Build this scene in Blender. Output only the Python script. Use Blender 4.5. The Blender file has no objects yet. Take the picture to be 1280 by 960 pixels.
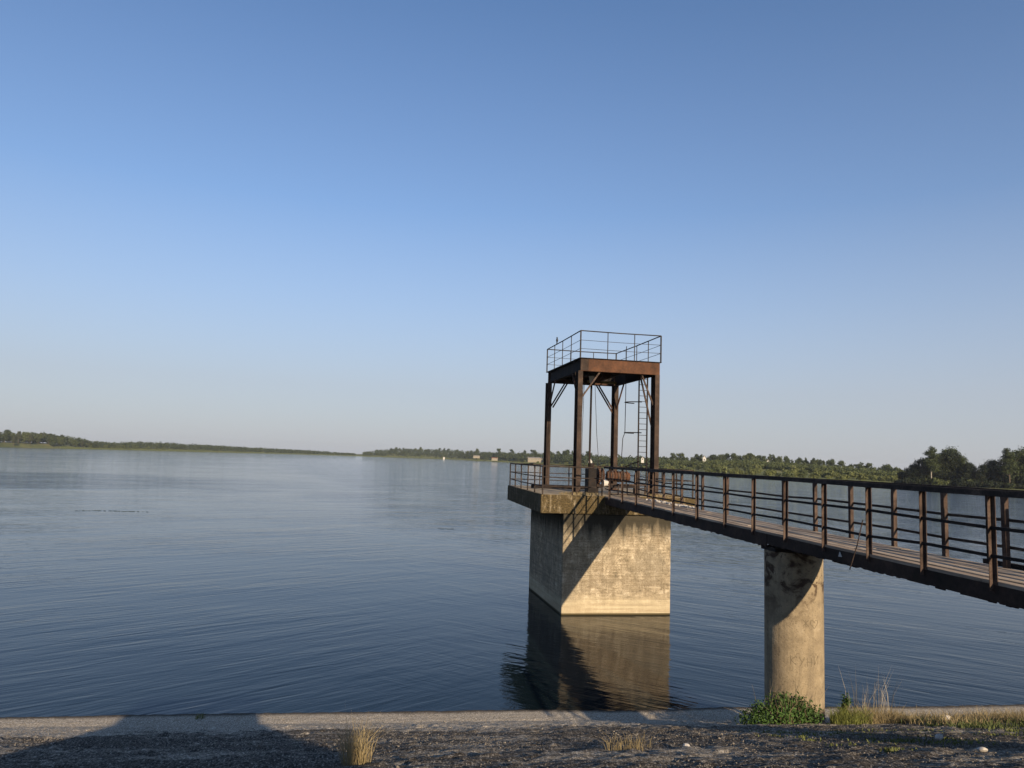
import bpy, math, random
import numpy as np
from mathutils import Matrix, Vector, noise as mnoise
R = math.radians
random.seed(7); rng = np.random.default_rng(7)
scene = bpy.context.scene
col = scene.collection

# ------------------------------------------------------------------ camera
EYE = 5.74                                   # eye above the water (water is z = 0)
YAW, PITCH, ROLL, F_PX = 7.15, 5.73, 1.85, 924.0
cam_d = bpy.data.cameras.new('camera'); cam = bpy.data.objects.new('camera', cam_d); col.objects.link(cam)
ya, pi_, ro = R(YAW), R(PITCH), R(ROLL)
right = Vector((math.cos(ya), -math.sin(ya), 0)); fwd = Vector((math.sin(ya)*math.cos(pi_), math.cos(ya)*math.cos(pi_), math.sin(pi_)))
up = right.cross(fwd)
cr = right*math.cos(ro) + up*math.sin(ro); cu = -right*math.sin(ro) + up*math.cos(ro)
m = Matrix((cr, cu, -fwd)).transposed().to_4x4(); m.translation = Vector((0, 0, EYE))
cam.matrix_world = m
cam_d.sensor_width = 36; cam_d.lens = F_PX/1280*36; cam_d.clip_start = .05; cam_d.clip_end = 20000
scene.camera = cam
scene.render.resolution_x = 1024; scene.render.resolution_y = 768

# ------------------------------------------------------------------ sky and sun
SUN_AZ, SUN_EL = 165.0, 20.0                 # clockwise from +Y, degrees above the horizon
w = bpy.data.worlds.new('World'); scene.world = w; w.use_nodes = True
nt = w.node_tree; nt.nodes.clear()
out = nt.nodes.new('ShaderNodeOutputWorld'); bg = nt.nodes.new('ShaderNodeBackground'); sky = nt.nodes.new('ShaderNodeTexSky')
sky.sky_type = 'NISHITA'; sky.sun_disc = False; sky.sun_elevation = R(SUN_EL); sky.sun_rotation = R(SUN_AZ)
sky.altitude = 100; sky.air_density = 1.0; sky.dust_density = .7; sky.ozone_density = 3.0
bg.inputs['Strength'].default_value = .086
# pale lavender summer haze low in the sky, all round the horizon
tc = nt.nodes.new('ShaderNodeTexCoord'); sx = nt.nodes.new('ShaderNodeSeparateXYZ'); rp = nt.nodes.new('ShaderNodeValToRGB'); mx = nt.nodes.new('ShaderNodeMix'); mx.data_type = 'RGBA'
nt.links.new(tc.outputs['Generated'], sx.inputs[0]); nt.links.new(sx.outputs[2], rp.inputs[0]); nt.links.new(rp.outputs[0], mx.inputs[0])
e = rp.color_ramp.elements; e[0].position = 0; e[0].color = (.85,)*3+(1,); e[1].position = .6; e[1].color = (0, 0, 0, 1); q = e.new(.09); q.color = (.76,)*3+(1,); q = e.new(.2); q.color = (.44,)*3+(1,); q = e.new(.32); q.color = (.15,)*3+(1,)
mx.inputs[7].default_value = (3.4, 3.42, 3.8, 1)
tn = nt.nodes.new('ShaderNodeMix'); tn.data_type = 'RGBA'; tn.blend_type = 'MULTIPLY'; tn.inputs[0].default_value = 1; tn.inputs[7].default_value = (.86, .965, 1.08, 1)
nt.links.new(sky.outputs[0], tn.inputs[6]); nt.links.new(tn.outputs[2], mx.inputs[6]); nt.links.new(mx.outputs[2], bg.inputs[0]); nt.links.new(bg.outputs[0], out.inputs[0])
sd = bpy.data.lights.new('sun', 'SUN'); sd.energy = 5.0; sd.angle = R(.5); sd.color = (1.0, .80, .56)
sun = bpy.data.objects.new('sun', sd); col.objects.link(sun)
sv = Vector((math.sin(R(SUN_AZ))*math.cos(R(SUN_EL)), math.cos(R(SUN_AZ))*math.cos(R(SUN_EL)), math.sin(R(SUN_EL))))
sun.rotation_euler = sv.to_track_quat('Z', 'Y').to_euler(); sun.location = (20, -40, 30)
vs = scene.view_settings; vs.view_transform = 'Standard'; vs.look = 'None'; vs.exposure = .7; vs.gamma = 1; vs.use_curve_mapping = False
try:
    scene.cycles.volume_bounces = 1; scene.cycles.max_bounces = 8; scene.cycles.transparent_max_bounces = 8
except Exception: pass

# ------------------------------------------------------------------ helpers
XF = {}
def tag(o, label=None, cat=None, group=None, kind=None):
    if label: o['label'] = label
    if cat: o['category'] = cat
    if group: o['group'] = group
    if kind: o['kind'] = kind
    return o
def thing(name, loc, label, cat, group=None, rz=0):
    o = bpy.data.objects.new(name, None); col.objects.link(o); o.empty_display_size = .2
    o.location = loc; o.rotation_euler = (0, 0, rz)
    XF[o.name] = Matrix.Translation(Vector(loc)) @ Matrix.Rotation(rz, 4, 'Z')
    return tag(o, label, cat, group)
class MB:
    def __init__(s): s.v = []; s.f = []; s.mi = []
    def add(s, vs, fs, mi=0):
        b = len(s.v); s.v += [tuple(v) for v in vs]; s.f += [tuple(i+b for i in f) for f in fs]; s.mi += [mi]*len(fs); return s
    def box(s, x0, x1, y0, y1, z0, z1, mi=0, M=None):
        vs = [Vector((x, y, z)) for z in (z0, z1) for y in (y0, y1) for x in (x0, x1)]
        if M is not None: vs = [M @ v for v in vs]
        return s.add(vs, [(0,2,3,1), (4,5,7,6), (0,1,5,4), (2,6,7,3), (0,4,6,2), (1,3,7,5)], mi)
    def bar(s, p, q, wd, ht, mi=0, up=(0,0,1)):
        p, q = Vector(p), Vector(q); d = (q-p); L = d.length; d.normalize(); u = Vector(up)
        if abs(d.dot(u)) > .98: u = Vector((0,1,0))
        sd_ = d.cross(u).normalized(); u = sd_.cross(d)
        M = Matrix((sd_, d, u)).transposed().to_4x4(); M.translation = p
        return s.box(-wd/2, wd/2, 0, L, -ht/2, ht/2, mi, M)
    def tube(s, pts, r, n=8, mi=0, cap=True):
        pts = [Vector(p) for p in pts]; rs = r if isinstance(r, (list, tuple)) else [r]*len(pts)
        vs = []; fs = []
        for i, p in enumerate(pts):
            d = (pts[min(i+1, len(pts)-1)]-pts[max(i-1, 0)]).normalized()
            u = Vector((0,0,1)) if abs(d.z) < .9 else Vector((0,1,0))
            a = d.cross(u).normalized(); b = a.cross(d)
            for k in range(n):
                t = 2*math.pi*k/n; vs.append(p+(a*math.cos(t)+b*math.sin(t))*rs[i])
        for i in range(len(pts)-1):
            for k in range(n): fs.append((i*n+k, i*n+(k+1) % n, (i+1)*n+(k+1) % n, (i+1)*n+k))
        if cap: fs += [tuple(range(n))[::-1], tuple(range((len(pts)-1)*n, len(pts)*n))]
        return s.add(vs, fs, mi)
    def prism(s, poly, z0, z1, mi=0):
        n = len(poly); vs = [(x, y, z0) for x, y in poly]+[(x, y, z1) for x, y in poly]
        return s.add(vs, [tuple(range(n))[::-1], tuple(range(n, 2*n))]+[(i, (i+1) % n, n+(i+1) % n, n+i) for i in range(n)], mi)
    def mesh(s, name, mats, M=None, smooth=False):
        me = bpy.data.meshes.new(name); vs = s.v
        if M is not None: vs = [tuple(M @ Vector(v)) for v in vs]
        me.from_pydata(vs, [], s.f); 
        for m_ in (mats if isinstance(mats, (list, tuple)) else [mats]): me.materials.append(m_)
        me.polygons.foreach_set('material_index', s.mi)
        if smooth: me.polygons.foreach_set('use_smooth', [True]*len(me.polygons))
        me.update(); return me
    def build(s, name, mats, parent=None, world=True, smooth=False, bevel=0):
        M = XF[parent.name].inverted() if (parent is not None and world and parent.name in XF) else None
        o = bpy.data.objects.new(name, s.mesh(name, mats, M, smooth)); col.objects.link(o)
        if parent is not None: o.parent = parent
        if bevel:
            b = o.modifiers.new('bevel', 'BEVEL'); b.width = bevel; b.segments = 2; b.limit_method = 'ANGLE'
        return o
def inst(name, me, parent, loc, rot=(0,0,0), scale=(1,1,1)):
    o = bpy.data.objects.new(name, me); col.objects.link(o); o.parent = parent
    o.location = loc; o.rotation_euler = rot; o.scale = scale; return o

# ------------------------------------------------------------------ materials
class NT:
    def __init__(s, name):
        s.m = bpy.data.materials.new(name); s.m.use_nodes = True; s.t = s.m.node_tree
        s.b = s.t.nodes['Principled BSDF']; s.o = s.t.nodes['Material Output']
    def n(s, typ, **k):
        nd = s.t.nodes.new(typ)
        for a, v in k.items(): setattr(nd, a, v)
        return nd
    def l(s, a, b): s.t.links.new(a, b)
    def coord(s, kind='Object', scale=(1,1,1), rot=(0,0,0)):
        if kind == 'World': src = s.n('ShaderNodeNewGeometry').outputs['Position']
        else: src = s.n('ShaderNodeTexCoord').outputs[kind]
        mp = s.n('ShaderNodeMapping'); mp.inputs['Scale'].default_value = scale; mp.inputs['Rotation'].default_value = rot
        s.l(src, mp.inputs[0]); return mp.outputs[0]
    def noise(s, vec, sc, det=4, rough=.55, dist=0):
        nd = s.n('ShaderNodeTexNoise'); nd.inputs['Scale'].default_value = sc; nd.inputs['Detail'].default_value = det
        nd.inputs['Roughness'].default_value = rough; nd.inputs['Distortion'].default_value = dist; s.l(vec, nd.inputs['Vector']); return nd.outputs[0]
    def ramp(s, fac, stops):
        r = s.n('ShaderNodeValToRGB'); e = r.color_ramp.elements
        while len(e) < len(stops): e.new(.5)
        for i, (p, c) in enumerate(stops):
            e[i].position = p; e[i].color = (c if isinstance(c, tuple) else (c, c, c))+(1,) if not isinstance(c, tuple) or len(c) == 3 else c
        s.l(fac, r.inputs[0]); return r.outputs[0]
    def mix(s, fac, a, b, mode='MIX'):
        x = s.n('ShaderNodeMix', data_type='RGBA', blend_type=mode)
        for v, i in ((fac, 0), (a, 6), (b, 7)):
            if hasattr(v, 'links'): s.l(v, x.inputs[i])
            else: x.inputs[i].default_value = v if i == 0 else tuple(v)+(1,)
        return x.outputs[2]
    def math(s, op, a, b=None, clamp=False):
        x = s.n('ShaderNodeMath', operation=op); x.use_clamp = clamp
        for v, i in ((a, 0), (b, 1)):
            if v is None: continue
            if hasattr(v, 'links'): s.l(v, x.inputs[i])
            else: x.inputs[i].default_value = v
        return x.outputs[0]
    def bump(s, h, dist=.01, strength=1):
        b = s.n('ShaderNodeBump'); b.inputs['Distance'].default_value = dist; b.inputs['Strength'].default_value = strength
        s.l(h, b.inputs['Height']); s.l(b.outputs[0], s.b.inputs['Normal']); return b
    def fin(s, color, rough=.8, spec=.3, metal=0):
        if hasattr(color, 'links'): s.l(color, s.b.inputs['Base Color'])
        else: s.b.inputs['Base Color'].default_value = tuple(color)+(1,)
        if hasattr(rough, 'links'): s.l(rough, s.b.inputs['Roughness'])
        else: s.b.inputs['Roughness'].default_value = rough
        s.b.inputs['Specular IOR Level'].default_value = spec; s.b.inputs['Metallic'].default_value = metal
        return s.m
def rust(name, dark, mid, light, sc=3, bias=.5):
    t = NT(name); v = t.coord('World')
    a = t.noise(v, sc, 6, .65); b = t.noise(v, sc*9, 4, .6)
    c = t.ramp(t.math('ADD', t.math('MULTIPLY', a, .7), t.math('MULTIPLY', b, .3)), [(bias-.16, dark), (bias, mid), (bias+.14, light)])
    t.bump(b, .006); return t.fin(c, .85, .25)
M_rust = rust('rusty_steel', (.02,.011,.008), (.055,.028,.018), (.10,.048,.027))
M_rust_orange = rust('orange_rusty_plate', (.022,.013,.009), (.062,.029,.016), (.10,.045,.023), 1.6, .47)
M_rust_brown = rust('brown_painted_steel', (.014,.010,.008), (.036,.024,.018), (.065,.042,.03), 2.2, .5)
M_rail = rust('weathered_rail_steel', (.012,.009,.008), (.03,.022,.018), (.075,.055,.042), 4, .52)
M_post = rust('weathered_post_steel', (.018,.012,.010), (.052,.034,.026), (.095,.067,.052), 5, .5)
M_dark = rust('dark_steel', (.006,.005,.005), (.013,.010,.009), (.032,.02,.015), 3)
M_beamdk = rust('mossy_dark_beam', (.008,.006,.004), (.026,.016,.012), (.055,.033,.024), 1.5)
M_wire = rust('thin_grey_steel', (.012,.012,.012), (.028,.025,.023), (.05,.044,.04), 5)
M_yellow = rust('faded_yellow_paint', (.04,.03,.015), (.13,.10,.03), (.20,.165,.05), 3)
def simple(name, c, rough=.7, var=.25, sc=4):
    t = NT(name); a = t.noise(t.coord('World'), sc, 4)
    cc = t.ramp(a, [(.3, tuple(x*(1-var) for x in c)), (.7, tuple(min(1, x*(1+var)) for x in c))]); t.bump(a, .004)
    return t.fin(cc, rough, .25)
def concrete(name, moss=False):
    t = NT(name); v = t.coord('World')
    n1 = t.noise(v, .8, 5, .6); n2 = t.math('ADD', t.math('MULTIPLY', t.noise(t.coord('World', (3.2,3.2,4.2)), 1, 10, .8, .1), .55), t.math('ADD', t.math('MULTIPLY', t.noise(t.coord('World', (7,7,.9)), 1, 5, .7), .25), t.math('MULTIPLY', t.noise(t.coord('World', (1.2,1.2,22)), 1, 4, .7), .2))); n3 = t.noise(v, 30, 5, .75); ns = t.noise(t.coord('World', (5,5,.5)), 1, 5, .6)
    nh = t.noise(t.coord('World', (.4,.4,9)), 1, 3, .5)
    base = t.ramp(n2, [(.38, (.10,.082,.055)), (.46, (.24,.195,.13)), (.52, (.345,.285,.195)), (.59, (.56,.49,.37))])
    base = t.mix(t.ramp(ns, [(.45, 0.), (.72, .55)]), base, (.15,.115,.075))
    base = t.mix(t.ramp(n1, [(.42, 0.), (.6, .55)]), base, (.21,.18,.13))
    base = t.mix(t.math('MULTIPLY', t.ramp(n3, [(.38, 1.), (.47, 0.)]), .85), base, (.05,.04,.028))
    z = t.n('ShaderNodeSeparateXYZ'); t.l(t.n('ShaderNodeNewGeometry').outputs['Position'], z.inputs[0])
    zz = t.math('ADD', z.outputs[2], t.math('MULTIPLY', t.math('SUBTRACT', t.noise(t.coord('World', (1.3,1.3,3)), 1, 6, .7), .5), .9))
    if not moss:
        # limy water-level band, damp line just above the water
        band = t.ramp(t.math('MULTIPLY', zz, .2), [(.0, 1.), (.085, 1.), (.165, 0.)])
        base = t.mix(t.math('MULTIPLY', band, .62), base, t.ramp(nh, [(.35, (.38,.31,.20)), (.65, (.50,.43,.29))]))
        wet = t.ramp(z.outputs[2], [(.0, 1.), (.05, .9), (.085, 0.)]); base = t.mix(wet, base, (.045,.035,.015))
        # board marks of the shuttering
        bm = t.ramp(t.noise(t.coord('World', (.15,.15,14)), 1, 2, .5), [(.36, .28), (.44, 0.)]); base = t.mix(bm, base, (.13,.10,.065))
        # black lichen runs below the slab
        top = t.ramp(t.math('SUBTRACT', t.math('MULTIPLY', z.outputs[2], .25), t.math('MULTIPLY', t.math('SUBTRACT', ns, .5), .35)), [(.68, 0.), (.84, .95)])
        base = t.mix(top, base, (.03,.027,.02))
    else:
        base = t.mix(t.ramp(t.noise(t.coord('World', (7,7,1.6)), 1, 6, .7), [(.32, .25), (.46, .97)]), base, t.ramp(n3, [(.36, (.014,.011,.006)), (.52, (.06,.044,.02)), (.66, (.15,.11,.05))]))
    h = t.math('ADD', t.math('MULTIPLY', n2, .6), t.math('ADD', t.math('MULTIPLY', n3, .25), t.math('MULTIPLY', nh, .5)))
    t.bump(h, .05); return t.fin(base, .92, .15)
M_pier = concrete('weathered_pier_concrete'); M_slab = concrete('mossy_slab_concrete', True)
def column_mat():
    t = NT('column_concrete'); v = t.coord('World')
    n2 = t.noise(v, 4, 7, .65); n3 = t.noise(v, 30, 4, .7); ns = t.noise(t.coord('World', (9,9,.35)), 1, 4, .5)
    c = t.ramp(n2, [(.3, (.17,.135,.09)), (.55, (.25,.20,.13)), (.7, (.31,.255,.175))])
    c = t.mix(t.ramp(ns, [(.5, 0.), (.7, .4)]), c, (.11,.09,.066))
    c = t.mix(t.math('MULTIPLY', t.ramp(n3, [(.34, 1.), (.42, 0.)]), .6), c, (.06,.05,.036))
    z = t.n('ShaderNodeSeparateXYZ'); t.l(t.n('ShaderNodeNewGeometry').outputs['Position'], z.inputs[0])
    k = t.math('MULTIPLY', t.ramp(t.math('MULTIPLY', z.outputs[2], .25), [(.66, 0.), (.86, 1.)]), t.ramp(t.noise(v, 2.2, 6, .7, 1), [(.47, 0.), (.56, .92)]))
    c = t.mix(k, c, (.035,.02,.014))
    t.bump(t.math('ADD', n2, t.math('MULTIPLY', n3, .3)), .02); return t.fin(c, .9, .15)
M_col = column_mat()
def wood_mat():
    t = NT('weathered_planks'); v = t.coord('World', (22, 1.2, 22)); v2 = t.coord('World')
    g = t.noise(v, 1, 6, .6); b = t.noise(v2, 1.2, 4)
    rnd = t.n('ShaderNodeObjectInfo').outputs['Random']
    c = t.ramp(g, [(.3, (.14,.11,.083)), (.5, (.33,.27,.205)), (.7, (.44,.365,.285))])
    c = t.mix(t.math('MULTIPLY', rnd, .45), c, (.13,.085,.06)); c = t.mix(t.ramp(b, [(.45, 0.), (.7, .5)]), c, (.13,.10,.08))
    t.bump(g, .006); return t.fin(c, .85, .2)
M_wood = wood_mat()
def ground_mat():
    t = NT('dam_face_ground'); v = t.coord('World')
    fine = t.math('ADD', t.math('MULTIPLY', t.noise(v, 30, 6, .8), .6), t.math('MULTIPLY', t.noise(t.coord('World', (60,14,60)), 1, 3, .7), .4)); med = t.noise(v, 7, 6, .65); big = t.noise(t.coord('World', (.55,1,1)), .75, 5, .6, .6)
    bare_gravel = t.ramp(fine, [(.38, (.10,.085,.065)), (.5, (.34,.295,.23)), (.6, (.66,.60,.50))])
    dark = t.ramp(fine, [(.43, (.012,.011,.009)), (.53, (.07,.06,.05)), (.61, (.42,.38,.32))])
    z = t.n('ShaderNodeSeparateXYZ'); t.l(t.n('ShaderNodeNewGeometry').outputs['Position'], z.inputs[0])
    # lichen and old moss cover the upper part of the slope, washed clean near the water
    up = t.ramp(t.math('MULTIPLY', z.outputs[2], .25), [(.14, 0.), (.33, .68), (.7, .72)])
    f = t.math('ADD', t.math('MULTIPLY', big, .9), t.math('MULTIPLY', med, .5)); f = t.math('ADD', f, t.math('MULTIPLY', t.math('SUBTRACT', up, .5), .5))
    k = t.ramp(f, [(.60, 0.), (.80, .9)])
    c = t.mix(k, bare_gravel, dark)
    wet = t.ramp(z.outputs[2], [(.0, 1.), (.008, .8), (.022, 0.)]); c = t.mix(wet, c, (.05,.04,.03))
    t.bump(t.math('ADD', fine, t.math('MULTIPLY', med, .6)), .03); return t.fin(c, .95, .1)
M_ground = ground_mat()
def land_mat():
    t = NT('far_shore_meadow'); v = t.coord('World')
    a = t.noise(v, .03, 6, .65); b = t.noise(v, .3, 5, .7)
    c = t.ramp(a, [(.35, (.07,.088,.034)), (.5, (.12,.13,.05)), (.65, (.19,.18,.08))])
    c = t.mix(t.ramp(b, [(.4, 0.), (.65, .6)]), c, (.045,.06,.025)); return t.fin(c, .95, .1)
M_land = land_mat()
def leaf_mat(name, c, var=.5):
    t = NT(name); v = t.coord('World'); a = t.noise(v, .9, 4, .6)
    b = t.noise(v, 9, 2)
    lo = tuple(x*(1-var) for x in c); hi = tuple(x*(1+var) for x in c)
    cc = t.ramp(t.math('ADD', t.math('MULTIPLY', a, .5), t.math('MULTIPLY', b, .5)), [(.38, lo), (.62, hi)])
    rnd = t.n('ShaderNodeObjectInfo').outputs['Random']; cc = t.mix(t.math('MULTIPLY', rnd, .35), cc, tuple(x*.55 for x in c))
    t.b.inputs['Subsurface Weight'].default_value = 0
    m_ = t.fin(cc, .7, .2)
    tr = t.n('ShaderNodeBsdfTranslucent'); t.l(cc, tr.inputs[0]); mx = t.n('ShaderNodeMixShader'); mx.inputs[0].default_value = .25
    t.l(t.b.outputs[0], mx.inputs[1]); t.l(tr.outputs[0], mx.inputs[2]); t.l(mx.outputs[0], t.o.inputs[0]); return m_
L_dark = leaf_mat('dark_green_foliage', (.050,.066,.026)); L_mid = leaf_mat('green_foliage', (.078,.095,.034))
L_deep = leaf_mat('shaded_bank_foliage', (.018,.026,.012)); L_olive = leaf_mat('olive_foliage', (.125,.14,.047)); L_pine = leaf_mat('pine_needles', (.058,.066,.032))  # shaded_bank_foliage: shade over the right bank wood put into a darker green
L_bush = leaf_mat('shrub_leaves', (.048,.092,.022), .6); L_grass = leaf_mat('green_grass_blades', (.15,.165,.045)); L_dry = leaf_mat('dry_grass_blades', (.27,.215,.115), .4)
M_bark = simple('bark', (.09,.07,.05)); M_birch = simple('birch_bark', (.22,.20,.165), .8, .3, 2)
M_white = simple('white_paint', (.45,.44,.41), .6, .05); M_cream = simple('cream_render', (.21,.185,.14), .8, .1)
M_roof = simple('grey_roofing', (.16,.15,.14)); M_red = simple('dull_red_roof', (.20,.08,.05)); M_glass = simple('dark_window', (.03,.035,.04), .2, .1)
M_chalk = simple('pale_stone', (.42,.39,.35), .8, .12, 20); M_stone = simple('grey_pebble', (.17,.15,.125), .9, .35, 30)
M_bird = simple('bird_feathers', (.03,.03,.032), .7)
def water_mat():
    t = NT('reservoir_water'); g = t.n('ShaderNodeNewGeometry').outputs['Position']
    def mp(sc, rz):
        x = t.n('ShaderNodeMapping', vector_type='TEXTURE'); x.inputs['Scale'].default_value = tuple(1/q for q in sc); x.inputs['Rotation'].default_value = (0, 0, rz); t.l(g, x.inputs[0]); return x.outputs[0]
    warp = t.noise(g, .12, 2)
    sx_ = t.n('ShaderNodeSeparateXYZ'); t.l(g, sx_.inputs[0])
    side = t.ramp(t.math('ADD', t.math('MULTIPLY', sx_.outputs[0], .03), t.math('ADD', t.math('MULTIPLY', warp, .8), -.02)), [(.25, 0.), (.6, 1.)])
    r1 = t.mix(side, t.noise(mp((.34, 1.9, 1), R(38)), 1, 2, .45, .5), t.noise(mp((.34, 1.8, 1), R(-40)), 1, 2, .45, .5))
    r2 = t.mix(side, t.noise(mp((1.1, 5.5, 1), R(32)), 1, 2, .5, .5), t.noise(mp((1.1, 5.5, 1), R(-36)), 1, 2, .5, .5))
    r3 = t.mix(side, t.noise(mp((.1, .5, 1), R(30)), 1, 3, .5), t.noise(mp((.1, .5, 1), R(-36)), 1, 3, .5))
    patch = t.noise(mp((.012, .05, 1), R(25)), 1, 4, .6, .8)
    near = t.noise(mp((.08, .14, 1), R(10)), 1, 2)
    Yc = sx_.outputs[1]; wob = t.math('MULTIPLY', t.math('SUBTRACT', t.noise(mp((.02, .02, 1), 0), 1, 5, .6, .5), .5), 60)
    d1 = t.math('ADD', t.math('ADD', sx_.outputs[0], t.math('MULTIPLY', Yc, .22)), t.math('ADD', wob, -10))
    m1 = t.math('MULTIPLY', t.ramp(t.math('MULTIPLY', d1, .03), [(.0, 0.), (.35, 1.)]), t.ramp(t.math('MULTIPLY', Yc, .01), [(.30, 0.), (.8, 1.)]))
    ex = t.math('MULTIPLY', t.math('ADD', sx_.outputs[0], 66), .018); ey = t.math('MULTIPLY', t.math('ADD', Yc, t.math('ADD', wob, -128)), .026)
    m2 = t.ramp(t.math('ADD', t.math('MULTIPLY', ex, ex), t.math('MULTIPLY', ey, ey)), [(.3, 1.), (1., 0.)])
    far_ = t.ramp(t.math('MULTIPLY', Yc, .001), [(.16, 0.), (.34, 1.)])
    m3 = t.math('MAXIMUM', t.math('MAXIMUM', m1, m2), t.math('MULTIPLY', far_, t.ramp(patch, [(.42, .0), (.56, 1.)])))
    amp = t.math('MULTIPLY', t.math('ADD', t.math('MULTIPLY', m3, 1.3), .62), t.ramp(near, [(.36, .6), (.62, 1.15)]))
    amp = t.math('MULTIPLY', amp, t.ramp(t.math('MULTIPLY', Yc, .01), [(.26, .62), (.55, 1.)]))
    h = t.math('ADD', t.math('MULTIPLY', r1, .054), t.math('ADD', t.math('MULTIPLY', r2, .027), t.math('MULTIPLY', r3, .08)))
    h = t.math('MULTIPLY', h, amp)
    b = t.bump(h, .9, 1)
    t.b.inputs['IOR'].default_value = 1.225
    m_ = t.fin((.005,.010,.013), .05, .42); return m_
M_water = water_mat()

# ------------------------------------------------------------------ ground of the dam
SHORE_Y = 17.4
def prof(y):
    y = np.asarray(y, float)
    z = np.where(y > 16.5, .08*(SHORE_Y-y), .072+.305*(16.5-y))
    return np.minimum(z, 4.22)
def gz(x, y): return float(prof(y))
def vnoise(X, Y, s, seed):
    r = np.random.default_rng(seed); T = r.random((256, 256))
    x = X/s+1000; y = Y/s+1000; xi = np.floor(x).astype(int); yi = np.floor(y).astype(int); fx = x-xi; fy = y-yi
    fx = fx*fx*(3-2*fx); fy = fy*fy*(3-2*fy); g = lambda a, b: T[a % 256, b % 256]
    return (g(xi, yi)*(1-fx)+g(xi+1, yi)*fx)*(1-fy)+(g(xi, yi+1)*(1-fx)+g(xi+1, yi+1)*fx)*fy-.5
xs = np.concatenate([np.linspace(-90, -12, 27), np.arange(-11.95, 17.0, .055), np.linspace(17.1, 90, 27)])
ys = np.concatenate([np.linspace(-60, 3.2, 20), np.arange(3.4, 18.0, .036), np.linspace(18.2, 26, 8)])
X, Y = np.meshgrid(xs, ys)
Z = prof(Y)
fine = ((X > -12) & (X < 17) & (Y > 3.3) & (Y < 18.1)).astype(float)
shore = np.clip((SHORE_Y-Y)/2.5, .25, 1)
rough = vnoise(X, Y, .075, 1)*.026+vnoise(X, Y, .15, 2)*.034+vnoise(X, Y, .4, 3)*.022*shore+vnoise(X, Y, 1.3, 4)*.03*shore
rough += np.maximum(0, vnoise(X, Y, .1, 5)-.24)*.10*shore
Z = Z+rough*fine*np.clip((SHORE_Y+.1-Y)/2.2, .12, 1)
Z = Z+vnoise(X, Y, 2.6, 8)*.02*(Y > 14)
ny, nx = X.shape; V = np.stack([X, Y, Z], -1).reshape(-1, 3)
idx = np.arange(nx*ny).reshape(ny, nx); F = np.stack([idx[:-1, :-1], idx[:-1, 1:], idx[1:, 1:], idx[1:, :-1]], -1).reshape(-1, 4)
def np_mesh(name, V, F, mat, smooth=True):
    me = bpy.data.meshes.new(name); k = F.shape[1]
    me.vertices.add(len(V)); me.vertices.foreach_set('co', V.astype(np.float32).ravel())
    me.loops.add(F.size); me.loops.foreach_set('vertex_index', F.astype(np.int32).ravel())
    me.polygons.add(len(F)); me.polygons.foreach_set('loop_start', np.arange(0, F.size, k, dtype=np.int32))
    try: me.polygons.foreach_set('loop_total', np.full(len(F), k, dtype=np.int32))
    except Exception: pass
    if smooth: me.polygons.foreach_set('use_smooth', np.ones(len(F), dtype=bool))
    for m_ in (mat if isinstance(mat, list) else [mat]): me.materials.append(m_)
    me.update(calc_edges=True); me.validate(); return me
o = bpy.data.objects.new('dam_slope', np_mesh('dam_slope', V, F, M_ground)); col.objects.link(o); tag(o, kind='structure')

# pebbles on the slope
def pebbles():
    n = 20000; px = rng.uniform(-9, 15, n); py = 4.6+(rng.random(n)**.85)*12.3; s = rng.uniform(.004, .011, n)*(1+(rng.random(n) > .97)*1.2)
    base = np.array([(1,0,0), (0,1,0), (-1,0,0), (0,-1,0), (0,0,.7), (0,0,-.7)], float)
    tri = np.array([(0,1,4), (1,2,4), (2,3,4), (3,0,4), (1,0,5), (2,1,5), (3,2,5), (0,3,5)])
    ang = rng.uniform(0, 6.28, n); ca, sa = np.cos(ang), np.sin(ang)
    J = base[None]*rng.uniform(.6, 1.3, (n, 6, 1))*s[:, None, None]
    Xr = J[..., 0]*ca[:, None]-J[..., 1]*sa[:, None]; Yr = J[..., 0]*sa[:, None]+J[..., 1]*ca[:, None]
    zz = prof(py); V = np.stack([Xr+px[:, None], Yr+py[:, None], J[..., 2]+zz[:, None]+.004], -1).reshape(-1, 3)
    F = (tri[None]+np.arange(n)[:, None, None]*6).reshape(-1, 3)
    o = bpy.data.objects.new('loose_gravel', np_mesh('loose_gravel', V, F, M_stone, False)); col.objects.link(o)
    tag(o, 'loose grey gravel scattered over the sloping dam face', 'gravel', kind='stuff')
pebbles()

# ------------------------------------------------------------------ water
wm = MB(); wm.add([(-6000, 12, 0), (6000, 12, 0), (6000, 9000, 0), (-6000, 9000, 0)], [(0,1,2,3)])
tag(wm.build('reservoir_water', M_water), kind='structure')

# ------------------------------------------------------------------ far shore
TAB = [(-80,700,14),(-45,850,17),(-34,930,18),(-27.3,981,17.9),(-24.7,1020,18.2),(-22.9,1060,15.1),(-21.9,1080,12.5),(-19.3,1171,12.6),(-17,1216,12.4),(-12.8,1341,10.8),(-8.3,1480,9.2),(-4.8,1500,7.4),(-3,1500,16),(-1.1,1462,20),(2.4,1391,20),(4.9,1173,17),(6.4,1058,16),(8.6,874,14.6),(11,731,14.2),(13.5,670,13),(15.9,556,11.3),(18.9,491,11.2),(21.8,410,10.6),(23,375,10.8),(25.8,359,10.7),(28.5,356,9.8),(31.6,342,8.5),(34.1,333,7.3),(36,326,8),(42,329,9),(60,300,9),(80,300,9)]
TA = np.array([t[0] for t in TAB]); TR = np.array([t[1] for t in TAB]); TT = np.array([(t[2]-5.74)/t[1] for t in TAB])
shR = lambda a: np.interp(a, TA, TR); tanT = lambda a: np.interp(a, TA, TT)
KB = lambda a: np.interp(a, [-80,-20,-4,5,12,19,24,34,36,80], [1.05,1.04,1.06,1.09,1.15,1.35,1.6,1.55,1.12,1.12])   # where the skyline trees stand
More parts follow.
